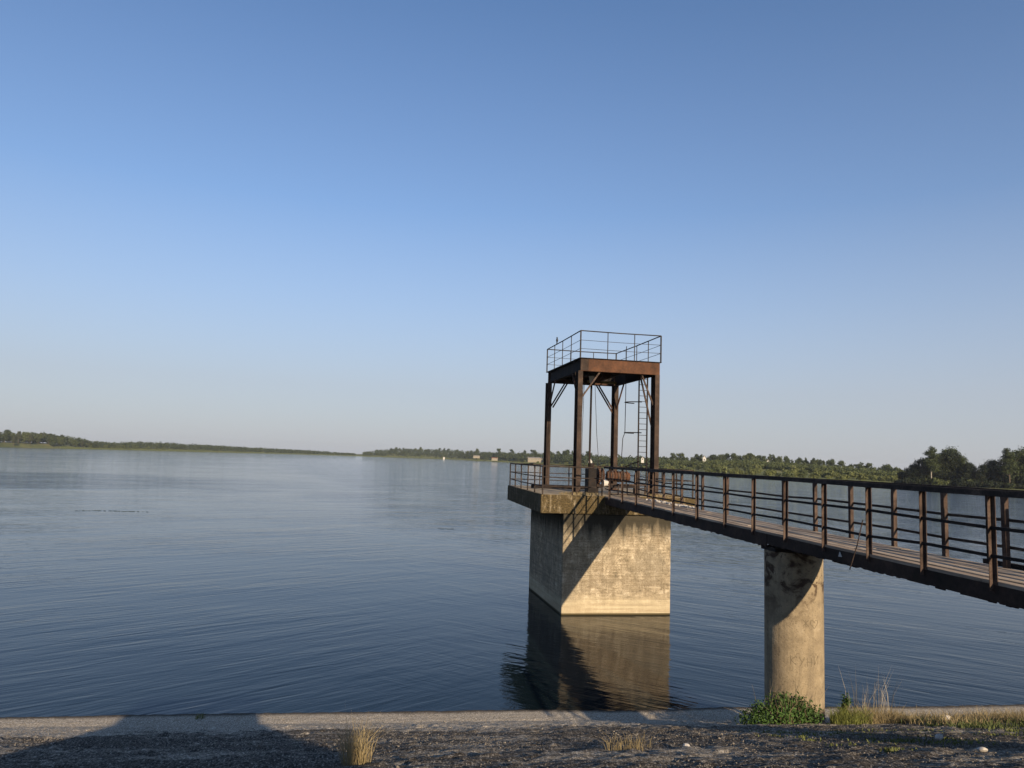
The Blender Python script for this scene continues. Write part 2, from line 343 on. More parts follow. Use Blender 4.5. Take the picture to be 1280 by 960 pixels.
TH = lambda a: np.interp(a, [-80,-22,-19,-6,-4,8,20,34,36,80], [14,13,9,7,9,10,8.5,7.5,10,10])
def hb(a): return np.maximum(.9, 5.74+tanT(a)*KB(a)*shR(a)-TH(a))
def land_z(a, r):
    a = np.asarray(a, float); s = shR(a); k = KB(a)*s
    t = np.clip((r-s)/np.maximum(k-s, 1), 0, 1); t = t*t*(3-2*t)
    z = .35+(hb(a)-.35)*t
    return np.where(r < s+4, -.6+(r-s+2)/6*.95, z)
az = np.arange(-80, 80.01, .25)
fr = [-2, 1, 4, 12, 25, 50, 90, 140, 200, 300, 450, 800, 1500, 3000]
A2, D2 = np.meshgrid(az, fr); wob = np.interp(az, np.arange(-80, 81, 1.), rng.uniform(-6, 6, 161))
RR = shR(A2)+D2; Zl = land_z(A2, RR); Zl[0] = -.9
RR = RR+wob[None]*.4
V = np.stack([RR*np.sin(np.radians(A2)), RR*np.cos(np.radians(A2)), Zl], -1).reshape(-1, 3); ny, nx = A2.shape
idx = np.arange(nx*ny).reshape(ny, nx); F = np.stack([idx[:-1, :-1], idx[:-1, 1:], idx[1:, 1:], idx[1:, :-1]], -1).reshape(-1, 4)
o = bpy.data.objects.new('far_shore_terrain', np_mesh('far_shore_terrain', V, F, M_land)); col.objects.link(o); tag(o, kind='structure')
def pol(a, r, z=None):
    zz = float(land_z(a, r)) if z is None else z
    return (r*math.sin(R(a)), r*math.cos(R(a)), zz)

# ------------------------------------------------------------------ foliage meshes
def leaf_cloud(lobes, n, size, seed, shell=.5, flat=.6, droop=0):
    """lobes: (x,y,z,rx,ry,rz); returns quad leaf clumps spread through the lobes' volume"""
    r = np.random.default_rng(seed); L = np.array(lobes, float); vol = L[:, 3]*L[:, 4]*L[:, 5]; pr = vol**.75/np.sum(vol**.75)
    k = r.choice(len(L), n, p=pr); d = r.normal(size=(n, 3)); d /= np.linalg.norm(d, axis=1)[:, None]
    rad = (shell+(1-shell)*r.random(n)**.6)*(1+.2*r.normal(size=n))
    P = L[k, :3]+d*rad[:, None]*L[k, 3:6]
    nrm = d+.9*r.normal(size=(n, 3)); nrm[:, 2] += .35; nrm /= np.linalg.norm(nrm, axis=1)[:, None]
    a = np.cross(nrm, r.normal(size=(n, 3))); a /= np.linalg.norm(a, axis=1)[:, None]; b = np.cross(nrm, a)
    s = size*r.uniform(.55, 1.35, n)[:, None]; a = a*s; b = b*s*flat
    V = np.stack([P-a, P-b*.9+a*.1, P+a, P+b], 1).reshape(-1, 3); F = np.arange(n*4).reshape(-1, 4); return V, F
def tree_lobes(kind, h, wd, r):
    L = []
    if kind == 'round':
        for i in range(16):
            t = r.uniform(.22, .93); a = r.uniform(0, 6.28); q = wd*.5*(1-abs(t-.45)*1.25)*r.uniform(.3, .95); s = wd*r.uniform(.09, .2)
            L.append((q*math.cos(a), q*math.sin(a), h*t, s, s, s*.85))
        L += [(0, 0, h*.5, wd*.27, wd*.27, h*.26), (wd*r.uniform(-.1,.1), 0, h*.84, wd*.15, wd*.15, h*.15)]
    elif kind == 'tall':
        for i in range(13):
            t = .16+.8*i/12; a = r.uniform(0, 6.28); q = wd*.24*r.uniform(.2, 1); s = wd*(.30*(1-((t-.45)/.62)**2)+.05)*r.uniform(.7, 1.15)
            L.append((q*math.cos(a), q*math.sin(a), h*t, s, s, h*.085))
    elif kind == 'pine':
        for i in range(7):
            t = .45+.5*i/6; a = r.uniform(0, 6.28); q = wd*.2*r.uniform(.2, 1)*(1-t*.6); s = wd*(.42-.3*(t-.4))
            L.append((q*math.cos(a), q*math.sin(a), h*t, s, s, h*.06))
    elif kind == 'bush':
        for i in range(7):
            a = r.uniform(0, 6.28); q = wd*.3*r.uniform(.1, 1); s = wd*r.uniform(.16, .28); L.append((q*math.cos(a), q*math.sin(a), h*r.uniform(.3, .65), s, s, h*.32))
    return L
def tree_mesh(name, kind, h, wd, n, size, mats, seed, trunk=True):
    r = np.random.default_rng(seed); L = tree_lobes(kind, h, wd, r); V, F = leaf_cloud(L, n, size, seed+1)
    me = np_mesh(name, V, F, mats, False)
    if trunk:
        mb = MB(); mb.tube([(0,0,-.5), (0.05*wd*.2,0,h*.4), (0,0,h*.85)], [h*.018, h*.012, h*.004], 5, mi=1)
        V2 = np.array(mb.v); F2 = [f for f in mb.f if len(f) == 4]
        V3 = np.concatenate([V, V2]); F3 = np.concatenate([F, np.array(F2)+len(V)]); me = np_mesh(name, V3, F3, mats, False)
        mi = np.zeros(len(F3), dtype=np.int32); mi[len(F):] = 1; me.polygons.foreach_set('material_index', mi)
    return me
far_m = {}
for key, kind, h, wd, mats in (('round_dark', 'round', 10, 9, [L_dark, M_bark]), ('round_mid', 'round', 10, 9.5, [L_mid, M_bark]), ('tall_dark', 'tall', 10, 5, [L_dark, M_bark]),
                               ('pine', 'pine', 10, 4.6, [L_pine, M_bark]), ('bush_olive', 'bush', 4, 6, [L_olive, M_bark]), ('bush_mid', 'bush', 4, 6.5, [L_mid, M_bark]), ('bush_deep', 'bush', 4, 6.5, [L_deep, M_bark])):
    far_m[key] = [tree_mesh(key, kind, h, wd, 1000 if kind != 'bush' else 420, .48, mats, 100+7*i+len(key), kind != 'bush') for i in range(3)]
def far_tree(key, a, r, h, label, cat, group=None, name='tree', wf=1):
    me = random.choice(far_m[key]); o = bpy.data.objects.new(name, me); col.objects.link(o)
    base = 4 if 'bush' in key else 10; s = h/base; o.location = pol(a, r); o.location.z -= .15*h*.3; o.scale = (s*wf*random.uniform(.85, 1.2),)*2+(s*1.03,); o.rotation_euler = (0, 0, random.uniform(0, 6.28))
    return tag(o, label, cat, group)
U = random.uniform
KW = {'round_dark': 'dark round', 'round_mid': 'mid green round', 'tall_dark': 'slim dark', 'pine': 'dusky pine', 'bush_olive': 'yellow green', 'bush_mid': 'plain green', 'bush_deep': 'dark'}
def where(a, tab):
    for lim, s in tab:
        if a < lim: return s
    return tab[-1][1]
HEAD = [(-2, 'at the left tip of the headland'), (.5, 'just right of the headland tip'), (1.8, 'left of the tiny white hut'), (3.2, 'behind the tiny white hut'), (5.3, 'around the half hidden cream shed'), (8, 'near the big round headland crown'), (10.2, 'behind the long cream building'), (12.6, 'between the two left tower legs'), (15.5, 'between the middle tower legs'), (99, 'behind the tower ladder')]
HILL = [(20.6, 'on the hill just right of the tower'), (22.8, 'by the narrow white gable on the hill'), (25.2, 'between the two white hill houses'), (27.6, 'by the white house with wing'), (30.5, 'right of the winged house'), (33, 'where the hill crest drops'), (99, 'on the hill end beside the right wood')]
LEFT = [(-26.5, 'at the far left edge of the left wood'), (-25, 'in the tall left part of the left wood'), (-23.5, 'in the middle of the left wood'), (99, 'at the low right end of the left wood')]
RIGHT = [(35.7, 'at the left tip of the right wood'), (37.3, 'below the pale birch'), (38.6, 'below the highest right bank crown'), (40.2, 'in the low saddle of the right wood'), (99, 'in the far right clump')]
# left wood
for i in range(44):
    a = -30.5+i*.2+U(-.08, .08); r = shR(a)+12+U(0, 60); h = 13.2*U(.82, 1.12) if a < -24 else (11+(-24-a)*1.3)*U(.85, 1.1)
    k_ = random.choice(['pine', 'round_mid', 'pine', 'tall_dark', 'round_dark']); far_tree(k_, a, r, h, KW[k_]+' tree '+where(a, LEFT), 'tree', 'trees of the wood on the far left shore', wf=1.15)
for i in range(16):
    a = -22.3+i*.32+U(-.1, .1); far_tree('bush_mid', a, shR(a)+U(10, 40), U(3.5, 6.5), 'low green bush beside the far left wood', 'bush', 'bushes beside the far left wood', 'bush')
# far-off wood along the horizon
def wood_stuff(name, a0, a1, n, hf, label, mat, kfun, seed, size=1.1, per=26):
    r = np.random.default_rng(seed); Vs = []; Fs = []; b = 0
    for i in range(n):
        a = r.uniform(a0, a1); rr = kfun(a, r); h = hf(a)*r.uniform(.8, 1.05); x, y, z = pol(a, rr)
        V, F = leaf_cloud([(x, y, z+h*.52, h*.45, h*.45, h*.5)], per, size, seed*1000+i); Vs.append(V); Fs.append(F+b); b += len(V)
    o = bpy.data.objects.new(name, np_mesh(name, np.concatenate(Vs), np.concatenate(Fs), mat, False)); col.objects.link(o); tag(o, label, 'woodland', kind='stuff')
wood_stuff('distant_wood', -22.5, -4.6, 1100, lambda a: float(np.interp(a, [-22.5, -8, -4.6], [9.5, 6.8, 4.5])), 'distant even belt of hazy woodland along the left horizon', L_dark, lambda a, r: shR(a)+r.uniform(30, 160), 3)
wood_stuff('left_wood_backing', -60, -22.5, 1300, lambda a: 12., 'deep wood massed behind the far left shore', L_dark, lambda a, r: shR(a)+r.uniform(50, 160), 4, 1.5)
wood_stuff('headland_backing', -4, 19, 1500, lambda a: float(TH(a))*.8, 'thicket filling the headland behind the tower', L_dark, lambda a, r: shR(a)*(1+(KB(a)-1)*r.uniform(.3, 1.1)), 5, .9)
wood_stuff('hillside_scrub', 19, 35.5, 1500, lambda a: 4.6, 'scrub covering the low hill across the bay', L_mid, lambda a, r: shR(a)*(1+(KB(a)-1)*r.uniform(.62, 1.1)), 6, .6, 34)
wood_stuff('bay_wood_backing', 42, 75, 600, lambda a: 9.5, 'dark wood continuing along the right bank', L_deep, lambda a, r: shR(a)+r.uniform(8, 60), 8, .8, 60)
# headland trees
for i in range(78):
    a = -3.8+i*.205+U(-.07, .07); k = random.random(); r = shR(a)*(1+(KB(a)-1)*(.35+.65*k)) ; h = float(TH(a))*U(.62, 1.25)*(.8+.25*k)
    if a < -2.4: h *= .7
    k_ = random.choice(['round_dark', 'round_mid', 'round_dark', 'tall_dark', 'round_mid']); far_tree(k_, a, r, h, KW[k_]+(' tree in the front row ' if k < .5 else ' tree in the back row ')+where(a, HEAD), 'tree', 'trees on the headland across the water')
far_tree('round_dark', 6.35, shR(6.35)*1.06, 15.5, 'big round dark crown rising above the headland trees left of the tower', 'tree')
far_tree('round_dark', 13.2, shR(13.2)*1.12, 11.5, 'broad dark tree seen between the tower legs', 'tree')
far_tree('tall_dark', -1.0, shR(-1.)*1.03, 15, 'tallest tree at the left end of the headland', 'tree')
for i in range(60):
    a = -2.5+i*.36+U(-.12, .12); k_ = random.choice(['bush_olive', 'bush_mid', 'bush_mid']); far_tree(k_, a, shR(a)+U(8, 40), U(2.2, 4.2), KW[k_]+' waterside bush '+where(a, HEAD), 'bush', 'bushes along the foot of the headland', 'bush')
# hill across the bay
for i in range(66):
    a = 18.9+i*.245+U(-.08, .08); r = shR(a)*(KB(a)+U(-.07, .05)); h = float(TH(a))*U(.72, 1.22)
    k_ = random.choice(['round_dark', 'round_dark', 'round_mid', 'tall_dark']); far_tree(k_, a, r, h, KW[k_]+' crest tree '+where(a, HILL), 'tree', 'trees on the crest of the hill across the bay', wf=.95)
for i in range(90):
    a = 18.2+(i % 45)*.37+U(-.15, .15); q = U(.08, .5) if i < 45 else U(.3, .75); r = shR(a)*(1+(KB(a)-1)*q)
    k_ = random.choice(['bush_olive', 'bush_olive', 'bush_mid']); far_tree(k_, a, r, U(2.2, 4.6), KW[k_]+(' lower' if i < 45 else ' upper')+' slope bush '+where(a, HILL), 'bush', 'bushes on the meadow slope across the bay', 'bush')
# reeds along the opposite banks
def reeds():
    n = 20000; a = rng.uniform(-24, 34.3, n); r = shR(a)+rng.uniform(-1, 7, n)*np.where(a > 15, 1, 2.5); h = rng.uniform(.4, 1.2, n)*np.where(a < 10, 1.3, 1.0)
    x = r*np.sin(np.radians(a)); y = r*np.cos(np.radians(a)); z = np.maximum(land_z(a, r), -.1); wdt = rng.uniform(.15, .4, n)*np.where(a < 12, 2.5, 1)
    V = np.stack([np.stack([x-wdt, y, z], -1), np.stack([x+wdt, y, z], -1), np.stack([x+rng.uniform(-.2, .2, n), y, z+h], -1)], 1).reshape(-1, 3)
    o = bpy.data.objects.new('bank_reeds', np_mesh('bank_reeds', V, np.arange(n*3).reshape(-1, 3), L_mid, False)); col.objects.link(o); tag(o, 'pale green reeds and grass fringing the opposite banks', 'reeds', kind='stuff')
reeds()
# near wood on the right bank: crown and trunk of their own
crown_m = []; 
for i, (kind, wd, mt) in enumerate((('round', 9, L_deep), ('round', 9.5, L_dark), ('tall', 5.5, L_dark), ('tall', 6.5, L_deep), ('round', 8, L_deep))):
    crown_m.append(tree_mesh('crown', kind, 10, wd, 5200, .22, [mt], 300+i, False))
def limbs(h, seed, mat):
    r = random.Random(seed); mb = MB(); mb.tube([(0,0,-.4), (.08,0,h*.3), (-.05,.05,h*.65), (0,0,h*.92)], [.2, .15, .09, .03], 7)
    for k in range(6):
        z0 = h*r.uniform(.3, .7); a = r.uniform(0, 6.28); d = r.uniform(1, 2.6); mb.tube([(0,0,z0), (d*.5*math.cos(a), d*.5*math.sin(a), z0+d*.45), (d*math.cos(a), d*math.sin(a), z0+d*.8)], [.06,.04,.012], 5)
    return mb.mesh('trunk', mat)
trunk_m = [limbs(10, 1, M_bark), limbs(10, 2, M_bark)]; trunk_b = limbs(10, 3, M_birch)
rw = [(34.95,4.6,0,'small dark tree at the left tip of the right bank wood'),(35.25,6.2,4,0),(35.6,7.4,0,0),(35.95,9.2,4,'dark domed tree left of the leaning pale birch'),(36.3,9.6,0,0),(36.75,12.6,2,'tall slim birch with a pale trunk standing in front of the right wood'),
      (37.15,10.5,3,0),(37.6,13.2,1,'highest broad crown in the right bank wood'),(38.0,12.2,0,'wide crown just right of the highest one'),(38.4,10.6,1,0),(38.8,8.4,0,0),(39.2,7.6,4,0),(39.6,7.9,0,0),(40.0,7.6,4,0),(40.35,9.6,0,'dark tree rising at the left of the far right clump'),
      (40.75,10.4,4,0),(41.1,12.6,2,'tall olive crown at the right edge of the view'),(41.5,13.4,1,0),(41.95,12.8,1,0),(42.5,12.0,0,0),(43.1,11.0,4,0)]
rw += [(a+.22, h*.72, random.choice([0, 4, 3]), 0) for a, h, _, _ in rw]
for i, (a, h, k, lab) in enumerate(rw):
    r = shR(a)+(U(8, 16) if k != 2 else 5)+(14 if i > 20 else 0)
    t = thing('tree', pol(a, r), lab or ('dark' if k in (0, 3, 4) else 'lighter green')+(' bushy' if k in (0, 1, 4) else ' upright')+(' front' if i <= 20 else ' rear')+' tree '+where(a, RIGHT), 'tree', None if lab else 'trees of the wood on the right bank', U(0, 6.28))
    s = h/10*1.13; wf = 1.0 if k != 2 else .8
    pale = (k == 2 and i <= 20)
    inst('crown', crown_m[k], t, (0, 0, 3.2*s if pale else -.8*s), scale=(s*wf, s*wf, s*(.72 if pale else 1.05))); inst('trunk', trunk_b if pale and a < 38 else random.choice(trunk_m), t, (0, 0, 0), scale=(s, s, s))
for i in range(46):
    a = 34.6+i*.19+U(-.05, .05); k_ = random.choice(['bush_deep', 'bush_deep', 'bush_deep', 'bush_mid']); far_tree(k_, a, shR(a)+U(4, 9), U(1.6, 3.6), KW[k_]+' waterside bush '+where(a, RIGHT), 'bush', 'bushes at the edge of the right bank wood', 'bush')

# ------------------------------------------------------------------ far houses
def house(name, a, r, wd, dp, ht, rh, mat, roofm, label, cat, turn=0, wins=3, gable_front=False, z=None):
    t = thing(name, pol(a, r, z), label, cat, rz=-R(a)+turn)
    mb = MB().box(-wd/2, wd/2, -dp/2, dp/2, -1.5, ht); 
    if gable_front: mb.add([(-wd/2,-dp/2,ht), (wd/2,-dp/2,ht), (0,-dp/2,ht+rh), (-wd/2,dp/2,ht), (wd/2,dp/2,ht), (0,dp/2,ht+rh)], [(0,1,2), (5,4,3), (0,2,5,3), (1,4,5,2)])
    mb.build('wall', mat, t, False)
    rf = MB(); e = .3
    if gable_front:
        for s in (-1, 1): rf.bar((s*(wd/2+e)/2, -dp/2-e, ht+rh/2-.02+.14), (s*(wd/2+e)/2, dp/2+e, ht+rh/2-.02+.14), math.hypot(wd/2+e, rh+.2), .12, up=(s*rh/(wd/2), 0, 1))
    else:
        for s in (-1, 1): rf.bar((-wd/2-e, s*dp/4, ht+rh/2+.1), (wd/2+e, s*dp/4, ht+rh/2+.1), math.hypot(dp/2+e, rh+.1), .12, up=(0, s*rh/(dp/2), 1))
    rf.build('roof', roofm, t, False)
    for i in range(wins):
        x = (i+.5)/wins*wd-wd/2; f = MB().box(x-.55, x+.55, -dp/2-.06, -dp/2+.02, ht*.38, ht*.78).build('window', M_white, t, False)
        MB().box(x-.42, x+.42, -dp/2-.09, -dp/2-.05, ht*.42, ht*.74).build('pane', M_glass, f, False)
    return t
house('barn', 9.2, 850, 19, 8, 3.4, 1.0, M_cream, M_roof, 'long cream building near the water left of the tower leg', 'building', wins=7, z=3.2)
house('shed', 4.6, 1130, 10, 6, 2.0, .7, M_cream, M_roof, 'cream shed half hidden among headland bushes', 'shed', wins=3, z=5.5)
house('shed', 6.0, 1000, 8, 6, 1.8, .7, M_cream, M_red, 'low cream shed below the big round tree', 'shed', wins=2, z=3.2)
house('hut', 2.1, 1375, 3.2, 3, 3.0, .7, M_white, M_roof, 'tiny white hut at the waterline of the headland', 'hut', wins=1, z=.5)
house('house', 13.35, 660, 3.4, 5, 2.2, 2.6, M_white, M_roof, 'small white gabled house behind the winch', 'house', wins=1, gable_front=True, z=3)
house('house', 17.3, 560, 2.0, 4, 1.8, 1.2, M_white, M_roof, 'white house glimpsed left of the ladder cage', 'house', wins=1, gable_front=True, z=7.0)
house('house', 21.85, 560, 2.4, 4, 2.6, 1.7, M_white, M_roof, 'narrow white gable on the hill just right of the tower', 'house', wins=1, gable_front=True, z=7.6)
t = house('house', 26.35, 545, 3.6, 5, 2.6, 2.3, M_white, M_roof, 'white gabled house with low side wing on the hill', 'house', wins=1, gable_front=True, z=5.6)
MB().box(-5.6, -1.85, -2.2, 2.2, -1, 2.0).build('side_wing', M_white, t, False)

# ------------------------------------------------------------------ pier
DZ = 4.43                                   # deck level above the water
pier = thing('concrete_pier', (7.6, 30.5, 0), 'square weathered concrete pier with overhanging mossy slab standing in the water', 'pier')
mb = MB(); P = [(5.59,27.69), (9.85,27.86), (9.5,33.5), (5.22,33.3)]
# subdivided so that edges chip a little
b = mb.prism(P, -2, 3.73).build('pier_shaft', M_pier, pier, bevel=.035)
S = [(4.69,27.58), (10.8,27.74), (10.55,36.3), (4.47,36.0)]
MB().prism(S, 3.73, DZ).build('platform_slab', M_slab, pier, bevel=.03)
MB().prism([(4.75,27.64), (10.74,27.8), (10.49,36.24), (4.53,35.94)], DZ+.001, DZ+.006).build('surface_screed', simple('sandy_screed', (.26,.215,.15), .9, .4, 2.5), pier)
for k in range(2): MB().bar((5.35, 33.6+k*1.3, 3.58), (9.6, 33.7+k*1.3, 3.58), .35, .3).build('corbel', M_pier, pier)

# moss and rubble on the slab edge
def tuft_mesh(n, h, spread, wdt, seed, mat, lean=.35, sx=1, sy=1, curve=.5):
    r = np.random.default_rng(seed); a = r.uniform(0, 6.28, n); q = np.sqrt(r.random(n))*spread
    x = q*np.cos(a)*sx; y = q*np.sin(a)*sy; H = h*r.uniform(.45, 1.1, n); la = r.uniform(0, 6.28, n); ll = r.uniform(.1, 1, n)*lean*H
    dx, dy = ll*np.cos(la), ll*np.sin(la); pa = r.uniform(0, 3.14, n); wx, wy = wdt*np.cos(pa), wdt*np.sin(pa)
    p0 = np.stack([x, y, 0*x-.03], -1); p1 = np.stack([x+dx*curve*.5, y+dy*curve*.5, H*.55], -1); p2 = np.stack([x+dx, y+dy, H], -1); ww = np.stack([wx, wy, 0*wx], -1)
    V = np.stack([p0-ww, p0+ww, p1+ww*.8, p1-ww*.8, p2], 1).reshape(-1, 3)
    i = np.arange(n)[:, None]*5; F = np.concatenate([i+np.array([[0,1,2]]), i+np.array([[0,2,3]]), i+np.array([[3,2,4]])])
    return np_mesh('blades', V, F, mat, False)
def plant(name, me, loc, label, cat, group=None, kind=None, rz=0):
    o = bpy.data.objects.new(name, me); col.objects.link(o); o.location = loc; o.rotation_euler = (0, 0, rz); return tag(o, label, cat, group, kind)
plant('dry_grass', tuft_mesh(500, .13, .5, .006, 5, L_dry, sx=1.6, sy=.35), (6.2, 27.85, DZ), 'short dry grass growing on the front edge of the pier slab', 'grass', kind='stuff')
plant('dry_grass', tuft_mesh(420, .12, .5, .006, 6, L_dry, sx=1.5, sy=.4), (9.5, 28.0, DZ), 'low dry grass on the slab edge right of the footbridge', 'grass', kind='stuff')

# ------------------------------------------------------------------ railing of the platform
def rail_set(root, pts, nposts, mids=(.62, .3), h=1.05, r=.022, pr=.025, mat=M_rail, seed=0, top_r=None):
    rr = random.Random(seed)
    for (p, q), n in zip(zip(pts[:-1], pts[1:]), nposts):
        p, q = Vector(p), Vector(q)
        for i in range(n):
            t = i/n; b = p.lerp(q, t); MB().bar(b+Vector((0,0,-.02)), b+Vector((rr.uniform(-.02,.02), 0, h-.02)), pr*2, pr*2).build('post', mat, root)
        for k, f in enumerate((1,)+tuple(mids)):
            rad = (top_r or r*1.3) if k == 0 else r; mid = p.lerp(q, .5)+Vector((0,0,h*f-rr.uniform(0, .03)*(k > 0)))
            MB().tube([p+Vector((0,0,h*f)), mid, q+Vector((0,0,h*f))], rad, 6).build('top_rail' if k == 0 else 'mid_rail', mat, root)
    e = Vector(pts[-1]); MB().bar(e+Vector((0,0,-.02)), e+Vector((0,0,h-.02)), pr*2, pr*2).build('post', mat, root)
pr_ = thing('platform_railing', (4.6, 31.5, DZ), 'rusty tube railing round three sides of the pier slab', 'railing')
rail_set(pr_, [(7.05,27.68,DZ), (4.76,27.66,DZ), (4.56,35.9,DZ), (10.45,36.2,DZ), (10.7,27.85,DZ), (8.5,27.7,DZ)], [2, 5, 4, 5, 1], seed=3)

# ------------------------------------------------------------------ hoist tower
tw = thing('hoist_tower', (6.315, 28.6, DZ), 'rusty four legged steel hoist tower on the pier with railed top platform', 'tower', rz=R(4.1))
TWX, TWY, TH_ = 3.34, 5.36, 5.36
def ibeam(mb, p, q, w_, h_, t=.02, up=(0,0,1), web_off=0):
    p, q, u = Vector(p), Vector(q), Vector(up); d = (q-p).normalized(); s = d.cross(u).normalized(); u = s.cross(d)
    mb.bar(p+u*(h_/2-t/2), q+u*(h_/2-t/2), w_, t, up=up); mb.bar(p-u*(h_/2-t/2), q-u*(h_/2-t/2), w_, t, up=up)
    mb.bar(p+s*web_off, q+s*web_off, t, h_-2*t, up=up); return mb
BH = .5; lt = TH_-BH
# edge beams
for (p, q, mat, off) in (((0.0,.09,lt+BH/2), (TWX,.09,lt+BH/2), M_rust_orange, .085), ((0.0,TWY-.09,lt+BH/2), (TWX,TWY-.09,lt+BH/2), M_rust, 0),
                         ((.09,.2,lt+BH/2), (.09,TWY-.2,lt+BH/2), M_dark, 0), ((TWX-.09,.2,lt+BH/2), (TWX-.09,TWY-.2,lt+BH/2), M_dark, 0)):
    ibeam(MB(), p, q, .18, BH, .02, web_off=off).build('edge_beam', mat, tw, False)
MB().box(.30, .325, -.02, .0, lt+.01, lt+BH-.01).build('stiffener', M_rust_brown, tw, False); MB().box(.0, .29, -.012, -.002, lt+.022, lt+BH-.022).build('end_plate', M_rust_brown, tw, False)
MB().box(1.1, 1.28, .2, TWY-.2, lt+.12, lt+.36).build('cross_beam', M_rust, tw, False)
MB().box(2.15, 2.3, .2, TWY-.2, lt+.12, lt+.36).build('cross_beam', M_dark, tw, False)
MB().box(1.6, TWX-.35, 4.2, 4.3, lt+.0, lt+.10).build('cross_beam', M_yellow, tw, False)
MB().box(.2, TWX-.2, 5.06, 5.16, lt+.2, lt+.38).build('cross_beam', M_dark, tw, False)
# deck plates with the hoist opening left free
for (x0, x1, y0, y1) in ((-.06, TWX+.06, -.06, 3.9), (-.06, 2.25, 3.903, 5.05), (3.14, TWX+.06, 3.903, 5.05), (-.06, TWX+.06, 5.053, TWY+.1)):
    MB().box(x0, x1, y0, y1, TH_, TH_+.025).build('deck_plate', M_dark, tw, False)
# legs: deep I sections
def leg(x, y):
    g = MB(); ibeam(g, (x, y, 0), (x, y, lt), .19, .46, .022, up=(0,1,0)); o = g.build('leg', M_rust_brown, tw, False)
    MB().box(x-.16, x+.16, y-.3, y+.3, -.0, .03).build('base_plate', M_rust, tw, False); return o
lx0, lx1, ly0, ly1 = .0, TWX-.1, .2, TWY-.25
for x, y in ((lx0, ly0), (lx1, ly0), (lx0, ly1), (lx1, ly1)): leg(x, y)
def brace(p, q, dbl=0, mat=M_rust):
    MB().bar(p, q, .05, .06).build('brace', mat, tw, False)
    if dbl: v = Vector((.12, 0, 0)) if abs(p[0]-q[0]) > .1 else Vector((0, .14, 0)); MB().bar(Vector(p)+v, Vector(q)+v, .05, .06).build('brace', mat, tw, False)
brace((lx0+.1, ly0-.1, lt-1.05), (lx0+.85, ly0-.1, lt+.02), mat=M_post); brace((lx1-.09, ly0-.05, lt-1.25), (lx1-.62, ly0-.05, lt+.02), mat=M_post); brace((lx1-.09, ly0+.12, lt-2.1), (lx1-.62, ly0+.12, lt+.02), mat=M_post)
brace((lx0, ly1-.25, lt-1.1), (lx0, ly1-1.2, lt+.02)); brace((lx0+.1, ly1, lt-1.15), (lx0+.78, ly1, lt+.02), 1); brace((lx1-.1, ly1, lt-1.3), (lx1-.95, ly1, lt+.02), 1)
brace((lx1, ly1-.25, lt-1.1), (lx1, ly1-1.2, lt+.02)); brace((lx0, ly0+.25, lt-.9), (lx0, ly0+1.0, lt+.02))
# railing of the top platform
tz = TH_+.025
cs = [(-.03,-.03,tz), (TWX+.03,-.03,tz), (TWX+.03,TWY+.06,tz), (-.03,TWY+.06,tz), (-.03,-.03,tz)]; nn = [3, 4, 3, 4]
for (p, q), n in zip(zip(cs[:-1], cs[1:]), nn):
    p, q = Vector(p), Vector(q)
    for i in range(n):
        b = p.lerp(q, i/n); rad = .024 if i == 0 else .014; MB().bar(b, b+Vector((0,0,1.08)), rad*2, rad*2).build('rail_post', M_wire, tw, False)
    for f, rd in ((1.08, .024), (.70, .010), (.36, .010)): MB().tube([p+Vector((0,0,f)), p.lerp(q, .5)+Vector((0,0,f-.012)), q+Vector((0,0,f))], rd, 5).build('rail', M_wire, tw, False)
# lifting gear under the deck
MB().box(.72, 1.12, 1.3, 1.8, lt+.0, lt+.22).build('gear_housing', M_wire, tw, False); MB().tube([(.95,1.55,lt-.02), (.95,1.55,lt-.3)], [.13,.07], 10).build('rod_nut', M_chalk, tw, False)
MB().tube([(.95,1.55,lt-.25), (.93,1.55,.4)], .045, 8).build('lifting_rod', M_dark, tw, False)
MB().tube([(1.95,2.6,lt+.22), (1.95,3.1,lt+.22)], .2, 12).build('hoist_drum', M_rust_orange, tw, False)
MB().box(1.5, 1.72, 2.7, 3.0, lt-.12, lt+.3).build('hoist_bracket', M_rust, tw, False)
for x0, x1 in ((.62, .52), (1.1, 1.42), (.66, .60)): MB().tube([(x0,1.6,lt), ((x0+x1)/2-.02,1.6,lt/2), (x1,1.6,.5)], .011, 4).build('cable', M_wire, tw, False)
# ladder with its broken safety cage
LX = TWX-.20
lad = MB().bar((LX, 1.75, .0), (LX, 1.75, TH_), .05, .05).bar((LX+.38, 1.75, .0), (LX+.38, 1.75, TH_), .05, .05).build('ladder', M_dark, tw, False)
for k in range(21): MB().tube([(LX, 1.75, .3+k*.24), (LX+.38, 1.75, .3+k*.24)], .012, 5).build('rung', M_dark, lad, False)
for z, br in ((3.85, 0), (2.55, 0), (1.35, 1)):
    pts = []
    for k in range(15 if not br else 12):
        t = math.pi*k/14; pts.append((LX-.52*math.sin(t)*(1.1), 1.75+(.2-.45*math.cos(t))-.1 if not br else 1.75+.25-.45*math.cos(t), z-(.045*k if br else 0)))
    MB().tube(pts, .022, 5).build('cage_hoop', M_dark, lad, False)
MB().tube([(TWX-.2-.56, 1.85, TH_+.9), (TWX-.2-.56, 1.85, 3.8), (TWX-.2-.57, 1.85, 2.55), (TWX-.2-.66, 1.85, 2.3), (TWX-.2-.70, 1.85, 1.45)], .016, 5).build('cage_strap', M_dark, lad, False)

